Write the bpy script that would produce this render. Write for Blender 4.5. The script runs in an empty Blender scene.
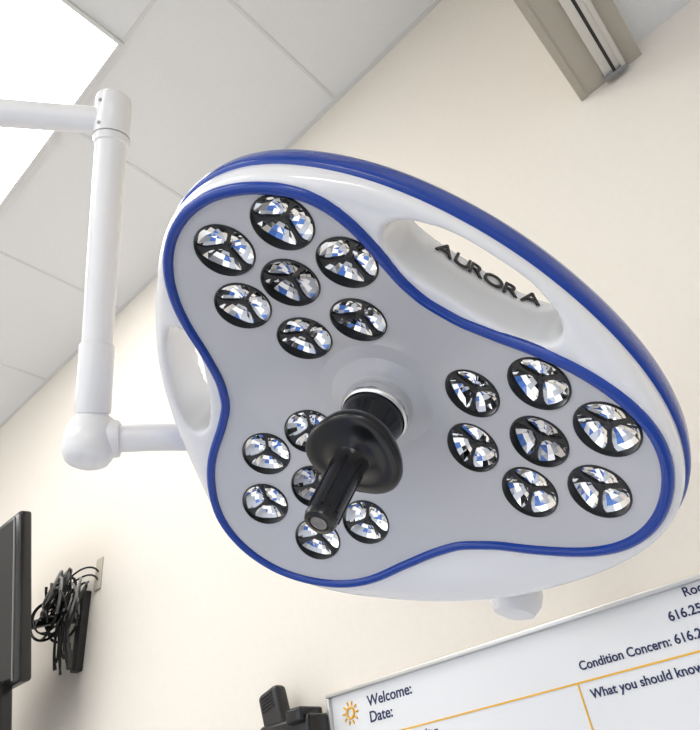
import bpy, bmesh, math, random
import numpy as np
from mathutils import Matrix, Vector
random.seed(3)
sc=bpy.context.scene
CZ=1.5
K=.3;RC=.213;S=.76
# ---------------------------------------------------------------- materials
def mat(name,col,rough=.5,metal=0.,coat=0.,emit=None,es=0.,bump=None):
    m=bpy.data.materials.new(name);m.use_nodes=True;nt=m.node_tree
    b=nt.nodes['Principled BSDF'];b.inputs['Base Color'].default_value=(*col,1)
    b.inputs['Roughness'].default_value=rough;b.inputs['Metallic'].default_value=metal
    b.inputs['Coat Weight'].default_value=coat;b.inputs['Coat Roughness'].default_value=.08
    if emit: b.inputs['Emission Color'].default_value=(*emit,1);b.inputs['Emission Strength'].default_value=es
    if bump:
        n=nt.nodes.new('ShaderNodeTexNoise');n.inputs['Scale'].default_value=bump[0];n.inputs['Detail'].default_value=6
        tc=nt.nodes.new('ShaderNodeTexCoord');nt.links.new(tc.outputs['Object'],n.inputs['Vector'])
        bp=nt.nodes.new('ShaderNodeBump');bp.inputs['Strength'].default_value=bump[1];bp.inputs['Distance'].default_value=.002
        nt.links.new(n.outputs['Fac'],bp.inputs['Height']);nt.links.new(bp.outputs['Normal'],b.inputs['Normal'])
        mx=nt.nodes.new('ShaderNodeMixRGB');mx.blend_type='MULTIPLY';mx.inputs['Fac'].default_value=bump[2]
        mx.inputs['Color1'].default_value=(*col,1);nt.links.new(n.outputs['Fac'],mx.inputs['Color2']);nt.links.new(mx.outputs[0],b.inputs['Base Color'])
    return m
M_wall=mat('cream_paint',(.825,.77,.685),.7,bump=(90,.15,.05))
M_wall2=mat('beige_paint_shaded',(.50,.46,.385),.6,bump=(60,.1,.05))  # beige with the soffit's shade mixed into the colour
M_ceil=mat('ceiling_tile_white',(.86,.865,.86),.9,bump=(140,.25,.06))
M_grid=mat('ceiling_grid',(.74,.74,.73),.5)
M_floor=mat('blue_grey_vinyl',(.42,.45,.51),.4,bump=(12,.05,.2))
M_lightp=mat('light_diffuser',(.9,.9,.9),.5,emit=(1,.98,.96),es=9)
M_white=mat('gloss_white_enamel',(.87,.87,.875),.2,coat=.6)
M_arm=mat('arm_white_enamel',(.87,.865,.86),.3,coat=.3)
M_blue=mat('royal_blue_gloss',(.001,.045,.33),.22,coat=.2)
M_face=mat('light_grey_panel',(.60,.60,.62),.24,coat=.5)
M_black=mat('black_plastic',(.008,.008,.009),.22)
M_blackr=mat('black_rubber',(.015,.015,.015),.5)
M_dark=mat('dark_lens_bezel',(.022,.023,.024),.3)
M_chrome=mat('reflector_chrome',(.97,.98,1.0),.03,1.)
M_chromed=mat('reflector_smoked',(.55,.55,.57),.04,1.)
M_ring=mat('satin_metal_ring',(.8,.8,.8),.2,1.)
M_alu=mat('aluminium',(.62,.62,.61),.35,.9)
M_wb=mat('whiteboard_surface',(.78,.79,.80),.25,coat=.4)
M_navy=mat('navy_print',(.012,.02,.09),.6)
M_yel=mat('yellow_print',(.85,.47,.03),.6)
M_screen=mat('monitor_screen',(.006,.006,.007),.55)
M_grey=mat('grey_plastic',(.25,.25,.25),.4)
M_glass=mat('lens_tip_grey',(.3,.28,.27),.2,.6)
M_bluefab=mat('unseen_mattress_blue',(.03,.12,.42),.45)  # for the unseen mattress, blue added for the lens reflections
# ---------------------------------------------------------------- helpers
def link(o,parent=None):
    bpy.context.collection.objects.link(o)
    if parent: o.parent=parent
    return o
def empty(name,loc=(0,0,0)):
    e=bpy.data.objects.new(name,None);e.empty_display_size=.05;return link(e)
def mesh_obj(name,verts,faces,mt,parent=None,smooth=False,mw=None):
    me=bpy.data.meshes.new(name);me.from_pydata([tuple(v) for v in verts],[],faces);me.update()
    bm=bmesh.new();bm.from_mesh(me);bmesh.ops.recalc_face_normals(bm,faces=bm.faces);bm.to_mesh(me);bm.free()
    me.materials.append(mt)
    if smooth: me.polygons.foreach_set('use_smooth',[True]*len(me.polygons))
    o=bpy.data.objects.new(name,me);link(o,parent)
    if mw is not None:o.matrix_world=mw;o.matrix_local=mw
    return o
def box(name,lo,hi,mt,parent=None,bev=0,mw=None,seg=3):
    x0,y0,z0=lo;x1,y1,z1=hi
    v=[(x0,y0,z0),(x1,y0,z0),(x1,y1,z0),(x0,y1,z0),(x0,y0,z1),(x1,y0,z1),(x1,y1,z1),(x0,y1,z1)]
    f=[(0,3,2,1),(4,5,6,7),(0,1,5,4),(1,2,6,5),(2,3,7,6),(3,0,4,7)]
    o=mesh_obj(name,v,f,mt,parent,mw=mw)
    if bev:
        b=o.modifiers.new('b','BEVEL');b.width=bev;b.segments=seg;b.limit_method='NONE'
        o.data.polygons.foreach_set('use_smooth',[True]*6)
    return o
def lathe(name,prof,mt,parent=None,mw=None,n=48,smooth=True,cap=True,jit=0):
    v=[];f=[]
    for r,z in prof:
        for i in range(n):
            a=2*math.pi*i/n;v.append((r*math.cos(a),r*math.sin(a),z+(random.uniform(-jit,jit) if jit else 0)))
    for j in range(len(prof)-1):
        for i in range(n):
            f.append((j*n+i,j*n+(i+1)%n,(j+1)*n+(i+1)%n,(j+1)*n+i))
    if cap:
        f.append(tuple(range(n)));f.append(tuple((len(prof)-1)*n+i for i in range(n)))
    o=mesh_obj(name,v,f,mt,parent,smooth,mw)
    if smooth:
        e=o.modifiers.new('es','EDGE_SPLIT');e.split_angle=math.radians(38)
    return o
def frame(p,z,xh=None):
    z=Vector(z).normalized();h=Vector(xh) if xh is not None else (Vector((0,0,1)) if abs(z.z)<.9 else Vector((1,0,0)))
    x=(h-z*h.dot(z)).normalized();y=z.cross(x)
    m=Matrix((x,y,z)).transposed().to_4x4();m.translation=Vector(p);return m
def tube(name,pts,rad,mt,parent=None,cyclic=False,mw=None,spline='NURBS',res=8):
    cu=bpy.data.curves.new(name,'CURVE');cu.dimensions='3D';cu.bevel_resolution=6;cu.bevel_depth=1.0;cu.use_fill_caps=True
    sp=cu.splines.new('POLY' if spline=='POLY' else 'NURBS');sp.points.add(len(pts)-1)
    for i,p in enumerate(pts):
        sp.points[i].co=(*p,1);sp.points[i].radius=rad[i] if isinstance(rad,(list,tuple)) else rad
    sp.use_cyclic_u=cyclic
    if spline!='POLY': sp.order_u=4;sp.use_endpoint_u=not cyclic;sp.resolution_u=res
    cu.materials.append(mt)
    o=bpy.data.objects.new(name,cu);link(o,parent)
    if mw is not None:o.matrix_local=mw
    dg=bpy.context.evaluated_depsgraph_get();me=bpy.data.meshes.new_from_object(o.evaluated_get(dg))
    me.polygons.foreach_set('use_smooth',[True]*len(me.polygons))
    o2=bpy.data.objects.new(name,me);link(o2,parent)
    if mw is not None:o2.matrix_local=mw
    bpy.data.objects.remove(o);o2.name=name
    return o2
def cone(name,a,b,r0,r1,mt,parent=None,n=40,bev=0):
    a=Vector(a);b=Vector(b);L=(b-a).length
    pr=[(r0,0),(r1,L)] if not bev else [(r0-bev,0),(r0-bev*.3,bev*.3),(r0,bev),(r1,L-bev),(r1-bev*.3,L-bev*.3),(r1-bev,L)]
    return lathe(name,pr,mt,parent,frame(a,b-a),n)
def text(name,s,size,mt,parent,mw,ext=.0004,off=0,center=False):
    cu=bpy.data.curves.new(name,'FONT');cu.body=s;cu.size=size;cu.extrude=ext;cu.offset=off;cu.materials.append(mt)
    o=bpy.data.objects.new(name,cu);link(o,parent)
    dg=bpy.context.evaluated_depsgraph_get();me=bpy.data.meshes.new_from_object(o.evaluated_get(dg))
    bpy.data.objects.remove(o)
    if center:
        xs=[v.co.x for v in me.vertices];c=(min(xs)+max(xs))/2
        for v in me.vertices: v.co.x-=c
    o2=bpy.data.objects.new(name,me);link(o2,parent);o2.matrix_local=mw;return o2
def bake(o):
    dg=bpy.context.evaluated_depsgraph_get();dg.update();me=bpy.data.meshes.new_from_object(o.evaluated_get(dg))
    o.modifiers.clear();o.data=me;return o
# ---------------------------------------------------------------- camera
cd=bpy.data.cameras.new('camera');cd.sensor_fit='HORIZONTAL';cd.sensor_width=36;cd.lens=618/700*36;cd.clip_start=.02
cam=bpy.data.objects.new('camera',cd);link(cam)
R=Matrix(((.72677,.48842,.48295),(.67347,-.36845,-.64085),(-.13506,.791,-.59672)))
R=R.to_quaternion().normalized().to_matrix().to_4x4();R.translation=(0,0,CZ);cam.matrix_world=R
sc.camera=cam
# ---------------------------------------------------------------- room
H1=CZ+1.895;H2=CZ+1.18;HB=CZ+1.142;YW=.95
box('wall_back',(-4.6,YW,0),(3.2,YW+.12,H1+.05),M_wall)
box('wall_left',(-4.6,-4,0),(-4.5,YW,H1+.05),M_wall)
box('wall_right',(3.1,-4,0),(3.2,YW,H1+.05),M_wall)
box('floor',(-4.6,-4,-.1),(3.2,YW+.12,0),M_floor)
box('ceiling',(-4.6,-4,H1),(.01,YW+.1,H1+.08),M_ceil)
box('ceiling_lower',(.12,-4,H2),(3.2,YW+.1,H2+.08),M_ceil)
box('baseboard_back',(-4.5,YW-.012,0),(3.1,YW,.1),M_grey)
# soffit beam with curtain track
e=empty('soffit_beam')
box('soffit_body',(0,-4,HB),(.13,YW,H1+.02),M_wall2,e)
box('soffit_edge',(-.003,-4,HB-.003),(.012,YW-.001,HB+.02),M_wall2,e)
e=empty('curtain_track')
box('track_channel',(.055,-3.9,HB-.014),(.098,YW-.02,HB),M_alu,e,.002)
box('track_slot',(.072,-3.9,HB-.0155),(.078,YW-.021,HB-.0135),M_black,e)
box('track_lip',(.088,-3.9,HB-.018),(.098,YW-.02,HB-.013),M_alu,e,.001)
box('track_end_cap',(.053,YW-.022,HB-.02),(.10,YW-.012,HB),M_grey,e,.002)
# ceiling grid
e=empty('ceiling_grid_bars')
for i,x in enumerate([-.585-.64*i for i in range(7)]): box('bar_y_%d'%i,(x-.005,-4,H1-.003),(x+.005,YW,H1+.001),M_grid,e)
for i,y in enumerate([.36-.64*i for i in range(7)]): box('bar_x_%d'%i,(-4.5,y-.005,H1-.003),(0,y+.005,H1+.001),M_grid,e)
box('wall_angle',(-4.5,YW-.015,H1-.004),(0,YW,H1+.001),M_grid,e)
for i,x in enumerate([.42,1.03,1.64,2.25]): box('bar_low_%d'%i,(x-.01,-4,H2-.003),(x+.01,YW,H2+.001),M_grid,e)
for i,(x0,y0,w,h) in enumerate([(-2.12,-.27,1.225,.62),(-2.12,-2.3,1.22,.62),(-.75,-2.3,.7,.62),(-3.9,-1.2,1.2,.62)]):  # first panel is in view; the rest are unseen, added to light the room
    ee=empty('ceiling_light_panel')
    box('diffuser',(x0,y0,H1-.008),(x0+w,y0+h,H1-.002),M_lightp,ee)
    for k,(a,b) in enumerate([((x0-.012,y0-.012),(x0,y0+h+.012)),((x0+w,y0-.012),(x0+w+.012,y0+h+.012)),((x0,y0-.012),(x0+w,y0)),((x0,y0+h),(x0+w,y0+h+.012))]):
        box('frame_%d'%k,(*a,H1-.012),(*b,H1),M_grid,ee)
ee=empty('ceiling_light_panel');box('diffuser',(.8,-1.8,H2-.008),(2.0,-1.0,H2-.002),M_lightp,ee)  # unseen panel over the lower side, added as extra room light
box('frame',(.788,-1.812,H2-.006),(2.012,-.988,H2),M_grid,ee)
# ---------------------------------------------------------------- surgical light head
SL=empty('surgical_light')
LM=Matrix(((.34021,.9283,-.15006),(.77183,-.36682,-.51935),(-.53715,.06087,-.84129))).to_quaternion().normalized().to_matrix().to_4x4()
LM.translation=(-.327,.4614,.3483+CZ)
BL="169:.343 162:.358 154:.365 147:.364 140:.354 132:.339 126:.319 122:.295 117:.262 111:.225 100:.202 86:.203 74:.227 66:.260 59:.293 52:.325 46:.350 39:.366 31:.373 23:.373 15:.362 8:.340 -1:.305 -14:.265 -28:.249 -40:.260 -52:.288 -60:.322 -68:.350 -78:.373 -87:.387 -97:.387 -107:.372 -115:.343 -124:.307 -133:.263 -143:.238 -155:.239 -167:.262 -176:.295 176:.323"
RM="176:.356 -166:.348 -144:.350 -120:.366 -101:.402 -81:.408 -54:.378 -32:.369 -9:.372 11:.391 24:.402 32:.400 38:.390 50:.364 61:.340 74:.322 87:.315 101:.317 114:.331 128:.353 139:.376 148:.387 160:.383"
def table(s,sm):
    p=sorted((float(a.split(':')[0])%360,float(a.split(':')[1])) for a in s.split())
    a=np.array([q[0] for q in p]);r=np.array([q[1] for q in p])
    th=np.arange(0,360,1.0);rr=np.interp(th,np.concatenate([a-360,a,a+360]),np.concatenate([r,r,r]))
    k=np.exp(-.5*(np.arange(-20,21)/sm)**2);k/=k.sum()
    return np.convolve(np.concatenate([rr[-20:],rr,rr[:20]]),k,'valid')
TB=table(BL,3.5);TR=table(RM,7)
def gt(T,th):
    d=math.degrees(th)%360;i=int(d)%360;t=d-int(d);return T[i]*(1-t)+T[(i+1)%360]*t
def cz(r): return K*(math.sqrt(r*r+.0016)-RC)
N=240
ths=[2*math.pi*i/N for i in range(N)]
def rings_mesh(name,rings,mt,parent,caps=(True,True),smooth=True,centers=None):
    v=[];f=[]
    for rg in rings: v+=[(x*S,y*S,z*S) for x,y,z in rg]
    for j in range(len(rings)-1):
        for i in range(N): f.append((j*N+i,j*N+(i+1)%N,(j+1)*N+(i+1)%N,(j+1)*N+i))
    for side,cc in zip((0,len(rings)-1),centers or (None,None)):
        if cc is not None:
            ci=len(v);v.append(tuple(c*S for c in cc))
            for i in range(N): f.append((side*N+i,side*N+(i+1)%N,ci))
    return mesh_obj(name,v,f,mt,parent,smooth,LM)
def ring(fn): 
    out=[]
    for t in ths:
        r,z=fn(t,gt(TB,t),gt(TR,t));out.append((r*math.cos(t),r*math.sin(t),z))
    return out
rings=[]
for q in (.15,.4,.6,.8,.955): rings.append(ring(lambda t,b,r,q=q:(b*q,cz(b*q)-.036)))
rings.append(ring(lambda t,b,r:(b*.965,cz(b*.965)-.002)))
rings.append(ring(lambda t,b,r:(b,cz(b))))
for s in (.12,.25,.4,.55,.7,.82,.91,.97,1.0):
    rings.append(ring(lambda t,b,r,s=s:(b+(r-.004-b)*s,cz(b+(r-b)*s)-.030*(1-math.sqrt(max(0,1-s*s))))))
rings.append(ring(lambda t,b,r:(r-.004,cz(r)-.075)))
for s in (.985,.95,.9,.8,.7,.55,.4,.2):
    rings.append(ring(lambda t,b,r,s=s:(r*s,(cz(r)-.082)*s**3.5-.130*(1-s**3.5))))
body=rings_mesh('head_shell',rings,M_white,SL,centers=((0,0,cz(0)-.036),(0,0,-.130)))
# handle openings
def arc_pt(cdeg,half,mid,hw,bend,q):
    c_=math.cos(q);s_=math.sin(q)
    a=half*math.copysign(abs(c_)**.75,c_);w=hw*math.copysign(abs(s_)**.85,s_)
    r=mid+bend*(a/half)**2+w;t=math.radians(cdeg+a)
    return (r*math.cos(t),r*math.sin(t))
def arc_cut(*A):
    pts=[arc_pt(*A,2*math.pi*i/64) for i in range(64)]
    m=len(pts);v=[(x*S,y*S,-.4) for x,y in pts]+[(x*S,y*S,.4) for x,y in pts]
    f=[tuple(range(m)),tuple(range(m,2*m))]+[(i,(i+1)%m,m+(i+1)%m,m+i) for i in range(m)]
    return mesh_obj('cut',v,f,M_white,None,False,LM)
G1=(91,24,.264,.037,.016)
cuts=[arc_cut(*G1),arc_cut(207,19,.294,.029,.008)]
bpy.context.view_layer.update()
for c in cuts:
    b=body.modifiers.new('b','BOOLEAN');b.object=c;b.operation='DIFFERENCE';b.solver='EXACT'
r=body.modifiers.new('r','REMESH');r.mode='VOXEL';r.voxel_size=.0026;r.use_smooth_shade=True
s_=body.modifiers.new('s','SMOOTH');s_.factor=.6;s_.iterations=22
bake(body)
for c in cuts: bpy.data.objects.remove(c)
body.data.polygons.foreach_set('use_smooth',[True]*len(body.data.polygons))
# face panel
rings=[];qs=(.06,.15,.25,.35,.45,.6,.75,.9,.985)
for q in qs: rings.append(ring(lambda t,b,r,q=q:(b*q,cz(b*q)+.001)))
for q in reversed(qs): rings.append(ring(lambda t,b,r,q=q:(b*q,cz(b*q)-.005)))
face=rings_mesh('face_panel',rings,M_face,SL,centers=((0,0,cz(0)+.001),(0,0,cz(0)-.005)))
LENS={'a':[(-.189,.120),(-.224,.204),(-.276,.124),(-.138,.194),(-.232,.047),(-.141,.035),(-.091,.112)],
'b':[(.187,.123),(.087,.112),(.132,.198),(.221,.209),(.139,.034),(.230,.045),(.277,.127)],
'c':[(-.007,-.205),(-.102,-.195),(-.064,-.122),(-.059,-.282),(.047,-.285),(.093,-.203),(.038,-.132)]}
def lmat(x,y,dz=0):
    r=math.hypot(x,y);z=cz(r)+dz
    n=Vector((-K*x/r,-K*y/r,1)).normalized()
    return LM@frame((x*S,y*S,z*S),n,(0,1,0))
LR=.0385*S
cv=[];cf=[]
for L in LENS.values():
    for x,y in L:
        m=LM.inverted()@lmat(x,y);o=len(cv);n=40
        for zz in (-.03,.03):
            for i in range(n): cv.append(m@Vector((LR*math.cos(2*math.pi*i/n),LR*math.sin(2*math.pi*i/n),zz)))
        cf+=[tuple(o+i for i in range(n)),tuple(o+n+i for i in range(n))]+[(o+i,o+(i+1)%n,o+n+(i+1)%n,o+n+i) for i in range(n)]
cut=mesh_obj('cut',cv,cf,M_face,None,False,LM)
bpy.context.view_layer.update()
b=face.modifiers.new('b','BOOLEAN');b.object=cut;b.operation='DIFFERENCE';b.solver='EXACT'
bake(face);bpy.data.objects.remove(cut)
es=face.modifiers.new('es','EDGE_SPLIT');es.split_angle=math.radians(30)
# lenses: dark bezel, three mirror cups, three-arm spider
def spokes(name,parent,mw,R_):
    v=[];f=[]
    for k in range(3):
        a=2*math.pi*k/3+math.pi/2;d=(math.cos(a),math.sin(a));p=(-d[1],d[0])
        prof=[(0,.0028),(.25,.0018),(.5,.0016),(.7,.0021),(.85,.0036),(.95,.0062),(1.0,.0088)]
        o=len(v);m=len(prof)
        for zz in (-.0002,-.003):
            for sgn in (1,-1):
                for t,w in prof: v.append((d[0]*t*R_+p[0]*w*sgn,d[1]*t*R_+p[1]*w*sgn,zz-.004*(1-t)))
        for i in range(m-1):
            f+=[(o+i,o+i+1,o+m+i+1,o+m+i),(o+2*m+i,o+2*m+i+1,o+3*m+i+1,o+3*m+i),(o+i,o+i+1,o+2*m+i+1,o+2*m+i),(o+m+i,o+m+i+1,o+3*m+i+1,o+3*m+i)]
    return mesh_obj(name,v,f,M_dark,parent,False,mw)
def petal_mirror(name,mt,parent,mw,R_):
    # each 120-degree sector is its own dished mirror with its low point off axis
    v=[];f=[];nr=5;na=8
    for k in range(3):
        a0=2*math.pi*k/3+math.pi/2;o=len(v)
        fc=Vector((math.cos(a0+math.pi/3),math.sin(a0+math.pi/3),0))*R_*.50
        for i in range(nr+1):
            r=R_*(.06+.94*i/nr)
            for j in range(na+1):
                a=a0+2*math.pi/3*j/na
                p=Vector((r*math.cos(a),r*math.sin(a),0));dd=(p-fc).length/(R_*.62)
                v.append((p.x,p.y,-.0122+.0068*min(dd*dd,1.3)+random.uniform(-.00012,.00012)))
        w=na+1
        for i in range(nr):
            for j in range(na): f.append((o+i*w+j,o+i*w+j+1,o+(i+1)*w+j+1,o+(i+1)*w+j))
    return mesh_obj(name,v,f,mt,parent,False,mw)
li=0
for key,L in LENS.items():
    for j,(x,y) in enumerate(L):
        li+=1;base=lmat(x,y)@Matrix.Rotation(math.radians({'a':20,'b':-10,'c':50}[key]+ (j*7)%25),4,'Z')
        ctr=(j==0)
        lathe('lens_bezel_%d'%li,[(LR*.99,-.012),(LR*1.03,.0015),(LR*1.0,.003),(LR*.975,.003),(LR*.955,.0005),(LR*.94,-.009)],M_dark,SL,base,40,cap=False)
        petal_mirror('lens_reflector_%d'%li,M_chromed if ctr else M_chrome,SL,base,LR*.95)
        spokes('lens_spokes_%d'%li,SL,base@Matrix.Translation((0,0,-.0010)),LR*.955)
        lathe('lens_hub_%d'%li,[(.0042,-.0090),(.0040,-.0045),(.0026,-.0036)],M_dark,SL,base,20)
# blue trim along the face and around the rim
bp=[(gt(TB,t)*math.cos(t)*S,gt(TB,t)*math.sin(t)*S,(cz(gt(TB,t))+.000)*S) for t in ths]
tube('blue_face_trim',bp,.0055,M_blue,SL,True,LM,'POLY')
prof=[(-.006,-.036),(-.001,-.038),(.0015,-.041),(.003,-.050),(.003,-.068),(.0015,-.076),(-.002,-.080),(-.012,-.082)]
rg=[]
for dr,dz in prof: rg.append(ring(lambda t,b,r,dr=dr,dz=dz:(r+dr,cz(r)+dz)))
rings_mesh('blue_rim_band',rg,M_blue,SL)
# maker lettering on the inner wall of the upper grip
def inner_at(adeg):
    best=None
    for i in range(400):
        q=math.pi+math.pi*i/400;x,y=arc_pt(*G1,q);d_=abs(math.degrees(math.atan2(y,x))-adeg)
        if best is None or d_<best[0]: best=(d_,x,y)
    return Vector((best[1],best[2],0))
a=104.5
for i,(ch,wd) in enumerate(zip("AURORA",(6.2,6.2,5.3,6.9,5.3,6.0))):
    ac=a-wd/2;a-=wd
    p0=inner_at(ac);tg=(inner_at(ac-2)-inner_at(ac+2)).normalized()
    up=Vector((0,0,-1));out=tg.cross(up)
    if out.dot(p0)<0: out=-out
    m=Matrix((tg,up,tg.cross(up))).transposed().to_4x4();m.translation=(p0*S+out*.0026)+Vector((0,0,-.1*S))
    text('lettering_%d'%i,ch,.028,M_black,SL,LM@m@Matrix.Translation((0,-.022,0)),.0008,.0002,True)
# centre boss, ring, handle
HM=LM
def hl(name,prof,mt,n=64): return lathe(name,[(r*S,z*S) for r,z in prof],mt,SL,HM,n)
def sst(t): t=min(1,max(0,t));return t*t*(3-2*t)
bpf=[]
for i in range(25):
    r_=.100-.050*i/24;t=sst((.099-r_)/.050);bpf.append((r_,(cz(r_)+.0006)*(1-t)-.022*t))
hl('centre_boss',bpf+[(.02,-.022)],M_face,96)
hl('handle_mount_ring',[(.050,-.028),(.051,-.002),(.049,.004),(.046,.006),(.044,.004),(.043,-.004)],M_ring)
hl('handle_neck',[(.044,-.012),(.0445,.012),(.043,.020),(.040,.030),(.038,.042),(.038,.055),(.040,.065)],M_black)
def guard():
    v=[];f=[];n=96
    pf=[(.50,.052),(.64,.053),(.82,.060),(.96,.072),(1.0,.080),(.99,.087),(.94,.090),(.75,.089),(.5,.091),(.32,.100)]
    for q,z in pf:
        for i in range(n):
            a=2*math.pi*i/n;rr=.0665*q*(1+.06*q*math.cos(3*a+.6));v.append((rr*math.cos(a)*S,rr*math.sin(a)*S,z*S))
    for j in range(len(pf)-1):
        for i in range(n): f.append((j*n+i,j*n+(i+1)%n,(j+1)*n+(i+1)%n,(j+1)*n+i))
    f+=[tuple(range(n)),tuple((len(pf)-1)*n+i for i in range(n))]
    mesh_obj('handle_guard',v,f,M_black,SL,True,HM)
guard()
hl('handle_grip',[(.026,.095),(.0225,.103),(.0210,.12),(.0200,.15),(.0195,.18),(.020,.192),(.0205,.197),(.0185,.2035),(.013,.205),(.012,.2035)],M_black)
hl('handle_tip',[(.0105,.200),(.0100,.2045),(.007,.2055),(.004,.2045)],M_glass)
for k in range(6):
    a=2*math.pi*k/6
    tube('grip_rib_%d'%k,[(.0212*S*math.cos(a),.0212*S*math.sin(a),.108*S),(.0203*S*math.cos(a),.0203*S*math.sin(a),.15*S),(.0200*S*math.cos(a),.0200*S*math.sin(a),.19*S)],.0016,M_black,SL,False,HM,'POLY')
# ---------------------------------------------------------------- arm
def W(p): return Vector((p[0],p[1],p[2]+CZ))
ball=W((-.678,.323,.446));slv=W((-.629,.291,.552));top=W((-.507,.211,.854));left=W((-.613,.096,.878));far=W((-.86,-.17,.92))
d=(top-ball).normalized()
e1=W((-.608,.417,.451));e2=W((-.548,.573,.452));hub=W((-.295,.575,.505))
lathe('elbow_joint',[(.006,-.035),(.019,-.034),(.0275,-.029),(.032,-.019),(.0335,-.006),(.0335,.008),(.031,.020),(.026,.028),(.022,.031)],M_arm,SL,frame(ball,(0.02,.08,1)),48)
cone('elbow_collar',ball+(e1-ball).normalized()*.015,ball+(e1-ball).normalized()*.036,.026,.0245,M_arm,SL,bev=.003)
cone('arm_sleeve',ball+d*.034,slv+d*.005,.0225,.0225,M_arm,SL,bev=.003)
cone('elbow_neck',ball+d*.018,ball+d*.038,.024,.018,M_arm,SL)
cone('arm_tube',slv,top-d*.02,.0195,.0215,M_arm,SL)
lathe('upper_pivot',[(.020,-.040),(.0235,-.037),(.0245,-.030),(.0245,.030),(.0235,.036),(.019,.040)],M_arm,SL,frame(top,d),48)
lathe('upper_pivot_seam',[(.0249,-.0268),(.0249,-.0252)],M_grey,SL,frame(top,d),48)
for k in (.02,-.015):
    vv=Vector((.1,-.8,-.6));vv=(vv-d*vv.dot(d)).normalized()
    cone('pivot_screw_%d'%(k>0),top+d*k+vv*.0235,top+d*k+vv*.0255,.0025,.0025,M_grey,SL,16)
for sx in (.085,.1):
    vv=Vector((.3,-.9,-.2));vv=(vv-d*vv.dot(d)).normalized();c=ball+d*sx
    cone('sleeve_screw_%d'%int(sx*1000),c+vv*.0222,c+vv*.0236,.003,.003,M_grey,SL,16)
cone('horizontal_arm',top,left,.0185,.0195,M_arm,SL)
cone('horizontal_arm_rear',left,far,.0195,.022,M_arm,SL)
lathe('ceiling_column',[(.045,-.08),(.05,-.07),(.05,.05),(.04,.06),(.04,H1-far.z-.05),(.12,H1-far.z-.04),(.13,H1-far.z)],M_arm,SL,frame(far,(0,0,1)),48)
tube('yoke_arm',[ball,ball+(e1-ball)*.5,e1,e2,e2+(hub-e2)*.25+Vector((0,.03,0)),hub],.0185,M_arm,SL)
nl=Vector((-.15,-.519,-.841));Ob=LM.translation
cone('back_hub',Ob-nl*.075,Ob-nl*.16,.06,.045,M_arm,SL,bev=.006)
kn=W((-.387,.790,.222))
tube('rear_yoke',[hub,hub+Vector((0,.09,0)),W((-.32,.76,.42)),W((-.36,.80,.3)),kn],.017,M_arm,SL)
lathe('yoke_knob',[(.012,-.032),(.026,-.027),(.034,-.014),(.036,0),(.034,.014),(.028,.026),(.012,.032)],M_arm,SL,frame(kn,(.3,.2,1)),48)
# ---------------------------------------------------------------- whiteboard
WB=empty('patient_whiteboard')
x0,x1,z1,z0=-.880,.42,CZ+.199,CZ-.62
box('board_surface',(x0,YW-.012,z0),(x1,YW-.001,z1),M_wb,WB)
fw=.007
for n_,lo,hi in (('frame_top',(x0-fw,YW-.02,z1),(x1+fw,YW,z1+fw)),('frame_bottom',(x0-fw,YW-.02,z0-fw),(x1+fw,YW,z0)),('frame_left',(x0-fw,YW-.02,z0),(x0,YW,z1)),('frame_right',(x1,YW-.02,z0),(x1+fw,YW,z1))):
    box(n_,lo,hi,M_alu,WB,.0015)
TM=lambda x,z:Matrix(((1,0,0,x),(0,0,-1,YW-.0125),(0,1,0,CZ+z),(0,0,0,1)))
box('rule_top',(x0+.04,YW-.013,CZ+.1200),(x1-.02,YW-.0115,CZ+.1222),M_yel,WB)
box('rule_vertical',(-.407,YW-.013,z0+.03),(-.4048,YW-.0115,CZ+.12),M_yel,WB)
for i,z in enumerate((-.1,-.3)): box('rule_%d'%i,(x0+.04,YW-.013,CZ+z-.0015),(x1-.02,YW-.0115,CZ+z+.0015),M_yel,WB)
for nm,s_,x,z,sz in (('text_welcome','Welcome:',-.794,.169,.0240),('text_date','Date:',-.794,.144,.0240),('text_activity','Activity:',-.725,.101,.021),('text_condition','Condition Concern: 616.252.5000',-.396,.1355,.0163),
 ('text_phone','616.252.5000',-.254,.163,.0166),('text_room','Room',-.224,.186,.0166),('text_know','What you should know',-.392,.099,.0162),('text_plan','Plan for today:',-.84,-.13,.02),('text_goal','Goals:',-.38,-.13,.02)):
    text(nm,s_,sz,M_navy,WB,TM(x,z),.0003,.0003)
SC=(-.836,.167)
rr=[(SC[0]+.0085*math.cos(a),YW-.0132,CZ+SC[1]+.0085*math.sin(a)) for a in [2*math.pi*i/24 for i in range(24)]]
tube('sun_icon_ring',rr,.0018,M_yel,WB,True,None,'POLY')
for k in range(10):
    a=2*math.pi*k/10;c,s2=math.cos(a),math.sin(a)
    tube('sun_ray_%d'%k,[(SC[0]+.0125*c,YW-.0132,CZ+SC[1]+.0125*s2),(SC[0]+.0185*c,YW-.0132,CZ+SC[1]+.0185*s2)],.0015,M_yel,WB,False,None,'POLY')
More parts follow.
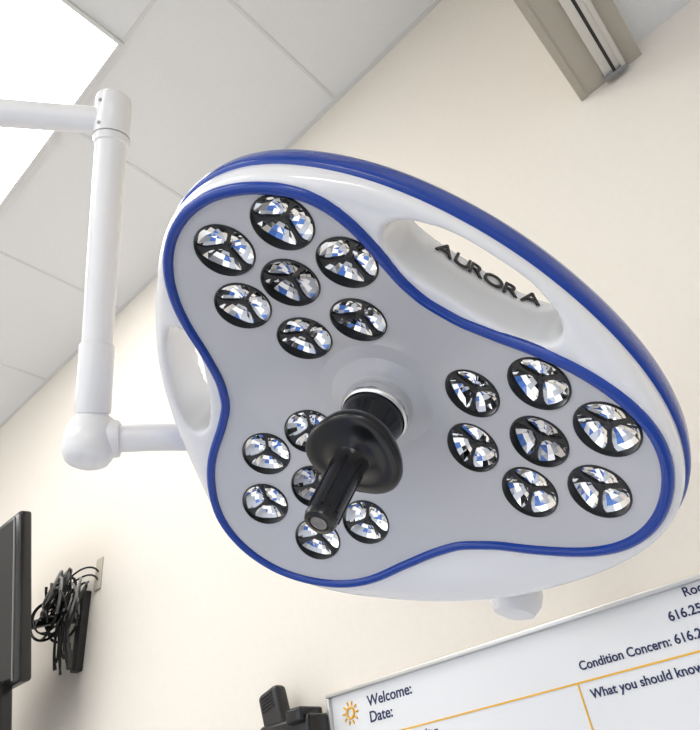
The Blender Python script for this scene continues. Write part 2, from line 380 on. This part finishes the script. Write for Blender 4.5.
# ---------------------------------------------------------------- wall monitor
MO=empty('wall_monitor')
tilt=math.atan2(.08,.47)
mm=Matrix.Translation((-1.73,.70,CZ+.63))@Matrix.Rotation(tilt,4,'X')
box('monitor_housing',(-.56,-.018,-.225),(0,.018,.225),M_black,MO,.008,mm)
box('monitor_screen',(-.545,-.0195,-.205),(-.030,-.0175,.21),M_screen,MO,0,mm)
box('monitor_bezel_edge',(-.030,-.0215,-.215),(-.026,-.017,.215),M_grey,MO,.001,mm)
box('monitor_back_bulge',(-.46,.018,-.17),(-.1,.045,.13),M_black,MO,.012,mm)
box('control_panel',(-.56,-.045,-.36),(-.06,.0,-.205),M_black,MO,.012,mm)
box('vesa_plate',(-.34,.045,-.07),(-.22,.055,.07),M_grey,MO,.002,mm)
tube('mount_arm',[(-2.01,.745,CZ+.63),(-2.01,.85,CZ+.63),(-1.90,.87,CZ+.62),(-1.87,.94,CZ+.62)],.014,M_black,MO,spline='POLY')
box('wall_bracket',(-1.885,.925,CZ+.47),(-1.855,.95,CZ+.70),M_blackr,MO,.003)
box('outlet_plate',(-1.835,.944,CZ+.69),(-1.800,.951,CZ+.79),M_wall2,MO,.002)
# cable bundle
CB=empty('cable_bundle')
for k in range(22):
    c=Vector((-1.89+random.uniform(-.05,.045),.885+random.uniform(-.03,.025),CZ+.665+random.uniform(-.055,.045)))
    ux=random.uniform(.025,.06);uz=random.uniform(.03,.07);ph=random.uniform(0,6.28);tl=random.uniform(-.9,.9)
    pts=[];nn=random.choice((14,20,26));sp_=random.uniform(.85,1.15)
    for i in range(nn):
        a=ph+i*2*math.pi/12;g=1+.25*math.sin(a*.37+k)
        pts.append(c+Vector((g*(ux*math.cos(a)*math.cos(tl)-uz*math.sin(a)*math.sin(tl)),.028*math.sin(a*.8*sp_+k),g*(uz*math.sin(a)*math.cos(tl)+ux*math.cos(a)*math.sin(tl)))))
    tube('cable_%d'%k,pts,random.choice((.0026,.0032,.0040)),M_black if k%6 else M_grey,CB)
for k in range(8):
    x=-1.885+random.uniform(-.03,.05)
    tube('hanging_cable_%d'%k,[(x,.88,CZ+.66),(x+.01,.87,CZ+.58),(x+random.uniform(-.03,.03),.88,CZ+.54),(x+random.uniform(-.02,.04),.89,CZ+.50-.02*(k%3))],.003,M_black,CB)
for k in range(5):
    x=-1.87+.012*k;z=CZ+.60-.022*k
    cone('plug_%d'%k,(x,.885,z),(x+.014,.885,z-.05),.009,.007,M_blackr,CB,12)
tube('wall_lead_0',[(-1.90,.88,CZ+.72),(-1.86,.90,CZ+.775),(-1.82,.93,CZ+.77),(-1.815,.945,CZ+.745)],.003,M_black,CB)
tube('wall_lead_1',[(-1.89,.88,CZ+.70),(-1.85,.90,CZ+.74),(-1.82,.93,CZ+.75),(-1.815,.945,CZ+.72)],.003,M_black,CB)
# ---------------------------------------------------------------- wall handset
HS=empty('wall_handset')
box('charger_base',(-1.02,.88,CZ+.06),(-.885,.95,CZ+.178),M_black,HS,.008)
hm=Matrix.Translation((-.988,.90,CZ+.187))@Matrix.Rotation(math.radians(-14),4,'Y')
box('handset_body',(-.028,-.016,-.05),(.028,.016,.052),M_blackr,HS,.010,hm)
for k in range(5): box('grille_%d'%k,(-.016,-.0175,.016+k*.006),(.016,-.0155,.018+k*.006),M_black,HS,0,hm)
box('cradle_side',(-.935,.87,CZ+.165),(-.895,.93,CZ+.190),M_black,HS,.005)
# ---------------------------------------------------------------- unseen exam table, added so the mirror cups reflect blue
ET=empty('unseen_exam_table')
box('unseen_table_base',(-1.15,-.6,0),(-.35,.6,.5),M_grey,ET,.02)
box('unseen_table_frame',(-1.3,-1.1,.5),(-.25,.8,.6),M_arm,ET,.02)
box('unseen_mattress',(-1.27,-1.08,.6),(-.28,.78,.72),M_bluefab,ET,.03)
box('unseen_pillow',(-1.1,.3,.72),(-.45,.72,.82),M_arm,ET,.04)
box('unseen_paper_cover',(-1.05,-1.0,.719),(-.5,.25,.7225),M_arm,ET,0)
# ---------------------------------------------------------------- light
w=bpy.data.worlds.new('world');sc.world=w;w.use_nodes=True
w.node_tree.nodes['Background'].inputs[0].default_value=(.95,.97,1,1);w.node_tree.nodes['Background'].inputs[1].default_value=1.5
sc.view_settings.view_transform='Standard'
sc.view_settings.exposure=.08
